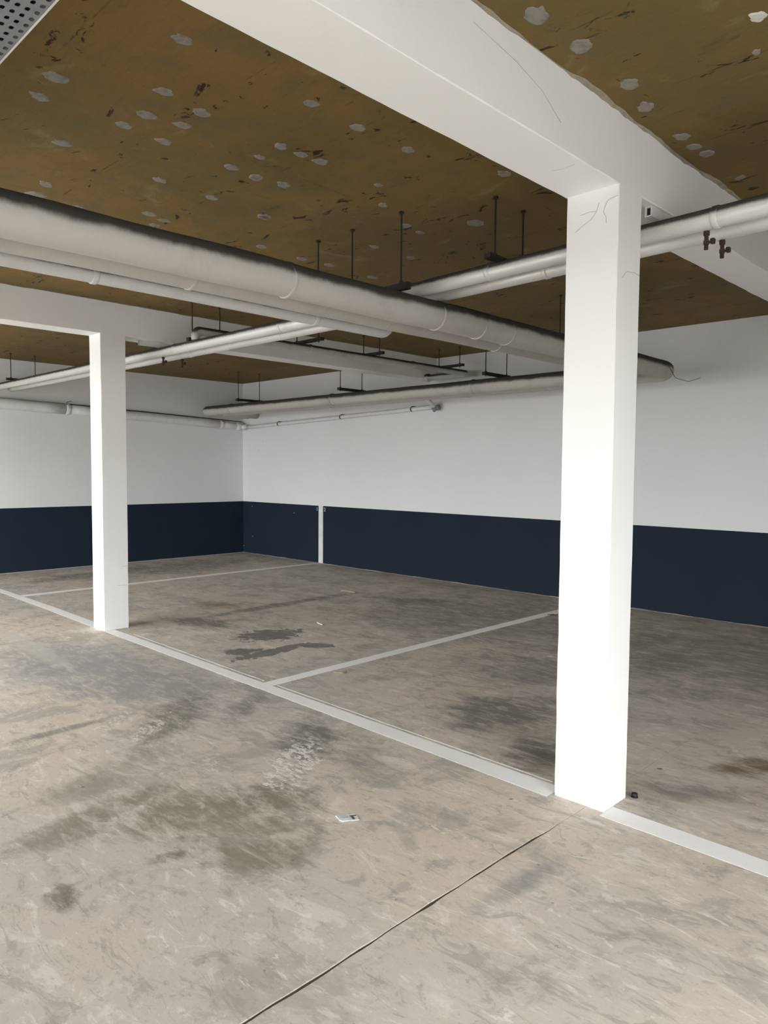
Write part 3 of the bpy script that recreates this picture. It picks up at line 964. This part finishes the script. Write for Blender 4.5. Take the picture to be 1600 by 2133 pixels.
for i in range(nx):
    for j in range(ny):
        c = [gv(i, j), gv(i + 1, j), gv(i + 1, j + 1), gv(i, j + 1)]
        cx, cy = TX0 + (i + 0.5) * px_, TY1 - 0.008 - (j + 0.5) * py_
        hx, hy = 0.0095, 0.006
        o8 = [bm.verts.new((cx + a * hx, cy + b * hy, TZ)) for a, b in ((-1, .5), (-.55, 1), (.55, 1), (1, .5), (1, -.5), (.55, -1), (-.55, -1), (-1, -.5))]
        bm.faces.new((c[0], c[1], o8[2], o8[1]))
        bm.faces.new((c[1], o8[3], o8[2]))
        bm.faces.new((c[1], c[2], o8[4], o8[3]))
        bm.faces.new((c[2], o8[5], o8[4]))
        bm.faces.new((c[2], c[3], o8[6], o8[5]))
        bm.faces.new((c[3], o8[7], o8[6]))
        bm.faces.new((c[3], c[0], o8[0], o8[7]))
        bm.faces.new((c[0], o8[1], o8[0]))
sheet = part('perforated_sheet', bm, 'galv', tray)
so = sheet.modifiers.new('thickness', 'SOLIDIFY')
so.thickness = 0.0015
part('rim', boxbm((TX0, TY1 - 0.0085, TZ - 0.001), (TX1, TY1, TZ + 0.05), 0.002), 'whitepipe', tray)  # tray lip coloured white to paint the bright light on it
yb_ = TY1 - 0.008 - ny * py_
part('rim', boxbm((TX0, yb_ - 0.008, TZ - 0.001), (TX1, yb_, TZ + 0.05), 0.002), 'whitepipe', tray)
part('blackout_sheet', boxbm((TX0, yb_ - 0.008, TZ + 0.05), (TX1, TY1, TZ + 0.053)), 'black', tray)  # unseen black lid added to keep the tray holes dark
for x in (-3.9, -0.3):
    for y in (TY1 + 0.008, yb_ - 0.016):
        part('threaded_rod', tubebm([(x, y, TZ - 0.03), (x, y, ZC - 0.0005)], 0.005, 8), 'steel', tray)
    part('cross_bar', boxbm((x - 0.018, yb_ - 0.03, TZ - 0.024), (x + 0.018, TY1 + 0.022, TZ - 0.002)), 'steel', tray)
for k, y in enumerate((0.56, 0.60, 0.70)):
    o = obj('tray_cable', tubebm([(TX0 - 0.1, y, TZ + 0.013), (-3.0, y + 0.01, TZ + 0.013), (-2.2, y - 0.008, TZ + 0.013), (-1.2, y + 0.012, TZ + 0.013), (TX1 + 0.1, y, TZ + 0.013)], 0.011, 8, 0.5), 'cable', None, True)
    tag(o, 'dark cable lying in the perforated tray, %s' % ('farthest from its visible rim', 'the middle one', 'nearest its visible rim')[k], 'cable', 'cables in the tray')

# ------------------------------------------------------------------ litter on the floor
# printed card
card = tag(empty('printed_card', (-2.345, 2.178, 0.001)), 'small white printed card lying on the floor in front of the near column', 'card')
ang = math.radians(2)


def quad_world(px):
    return [at_plane(x, y, 0.002)[0] for x, y in px]


bm = bmesh.new()
outl = quad_world([(699, 1699.5), (720, 1697), (737, 1694.8), (741, 1697), (748.5, 1707.5), (730, 1709), (714, 1711), (708, 1709.5)])
lo = [bm.verts.new((p.x, p.y, 0.0005)) for p in outl]
hi = [bm.verts.new((p.x, p.y, 0.002 + (0.003 if k in (0, 3, 6, 7) else 0))) for k, p in enumerate(outl)]
for i in range(8):
    bm.faces.new((lo[i], lo[(i + 1) % 8], hi[(i + 1) % 8], hi[i]))
bm.faces.new(hi)
bm.faces.new(list(reversed(lo)))
bmesh.ops.triangulate(bm, faces=[f for f in bm.faces if len(f.verts) > 4])
part('card_sheet', bm, 'paper', card)


def flatpart(name, px, mat, z):
    bm = bmesh.new()
    ps = quad_world(px)
    t = [bm.verts.new((p.x, p.y, z)) for p in ps]
    b = [bm.verts.new((p.x, p.y, z - 0.0022)) for p in ps]
    bm.faces.new(t)
    bm.faces.new(list(reversed(b)))
    for i in range(len(ps)):
        bm.faces.new((b[i], b[(i + 1) % len(ps)], t[(i + 1) % len(ps)], t[i]))
    return part(name, bm, mat, card)


flatpart('printed_bar', [(728, 1700), (741.5, 1698.6), (742.5, 1700.4), (729.5, 1701.8)], 'photo', 0.0052)
flatpart('printed_picture', [(731, 1702.2), (736, 1701.8), (740, 1706.8), (735, 1707.3)], 'photo', 0.0054)
for k in range(3):
    y = 1702 + k * 2.3
    flatpart('printed_line', [(706 + k * 1.4, y), (726 + k * 1.6, y - 1.6), (726.6 + k * 1.6, y - 0.8), (706.8 + k * 1.4, y + 0.8)], 'print', 0.0056)

# black cap beside the near column
bm = tubebm([(-1.532, 3.283, 0.001), (-1.532, 3.283, 0.020)], 0.0135, 16)
cap = tag(empty('rubber_cap', (-1.532, 3.283, 0)), 'small black rubber cap on the floor beside the near column', 'cap')
part('cap_body', bm, 'black', cap, True)
part('cap_rim', tubebm([(-1.532, 3.283, 0.0005), (-1.532, 3.283, 0.005)], 0.016, 16), 'black', cap)


def leafy(name, label, cat, px, size, mat, rot, curl=0.3, group=None, L=2.0):
    p, _ = at_plane(px[0], px[1], 0.0)
    bm = bmesh.new()
    n = 7
    rows = []
    for i in range(n):
        t = i / (n - 1)
        w = size * (0.12 + 0.9 * math.sin(math.pi * min(1, t * 1.02)) ** 0.8) * 0.5
        x = (t - 0.5) * size * L
        z = 0.003 + curl * size * (t - 0.45) ** 2
        rows.append([bm.verts.new((x, -w, z + curl * w * 0.6)), bm.verts.new((x, 0, z)), bm.verts.new((x, w, z + curl * w * 0.5 * (1 + 0.5 * math.sin(i * 2.1))))])
    for a, b in zip(rows, rows[1:]):
        for k in range(2):
            bm.faces.new((a[k], a[k + 1], b[k + 1], b[k]))
    r = bmesh.ops.solidify(bm, geom=bm.faces[:], thickness=0.001)
    o = obj(name, bm, mat)
    o.location = (p.x, p.y, 0.0)
    o.rotation_euler = (0, 0, rot)
    return tag(o, label, cat, group)


leafy('dry_leaf', 'tiny curled orange leaf on the floor right of the near column', 'leaf', (1375, 1604), 0.016, 'leaf', 0.6, 1.0)
leafy('dry_leaf', 'brown curled leaf at the left edge of the near column on the bay line', 'leaf', (1150, 1282), 0.05, 'leaf', 0.7, 0.6)
leafy('dry_leaf', 'small dark leaf scrap on the floor left of the near column foot', 'leaf', (1065, 1667), 0.012, 'twig', 0.9, 0.8)
leafy('paper_scrap', 'flat white paper scrap on the shaded floor left of the near column', 'scrap', (1146, 1368), 0.028, 'paper', 0.8, 0.2)
leafy('plaster_crumb', 'pale plaster crumb on the floor left of the far column', 'crumb', (115, 1304.5), 0.04, 'lime', 0.2, 0.9, L=1.5)
leafy('plaster_crumb', 'tiny white crumb on the floor right of the pale flaky patch', 'crumb', (881, 1606), 0.009, 'lime', 0.4, 0.6)
leafy('plaster_crumb', 'tiny white crumb on the stained floor at far left', 'crumb', (166, 1640), 0.012, 'lime', 0.1, 0.6)
leafy('plaster_crumb', 'tiny white crumb on the bare floor at lower right', 'crumb', (1164, 1975.5), 0.009, 'lime', 0.9, 0.6)
leafy('plaster_crumb', 'greenish crumb lying in the slab joint in the foreground', 'crumb', (900, 1898), 0.010, 'lime', 0.5, 0.8)


def twig(label, px, pts, r=0.003, group=None, mat='twig'):
    p, _ = at_plane(px[0], px[1], 0.0)
    o = obj('twig', tubebm([(x, y, z + r) for x, y, z in pts], r, 6, 0.01), mat, None, True)
    o.location = p
    return tag(o, label, 'twig', group)


twig('small curled twig beside the bay line between the columns', (709, 1401), [(-0.05, -0.02, 0.0), (-0.02, -0.035, 0.0), (0.03, -0.01, 0.0), (0.04, 0.03, 0.004)], 0.005)
twig('thin pale twig on the floor behind the dark liquid stain', (664, 1300), [(-0.06, 0.03, 0), (0.0, 0.0, 0.002), (0.07, -0.01, 0)], 0.006, mat='lime')
twig('short dark twig on the floor near the back wall stripe', (726, 1234), [(-0.12, -0.02, 0), (0.0, 0.01, 0.004), (0.12, 0.0, 0)], 0.010)
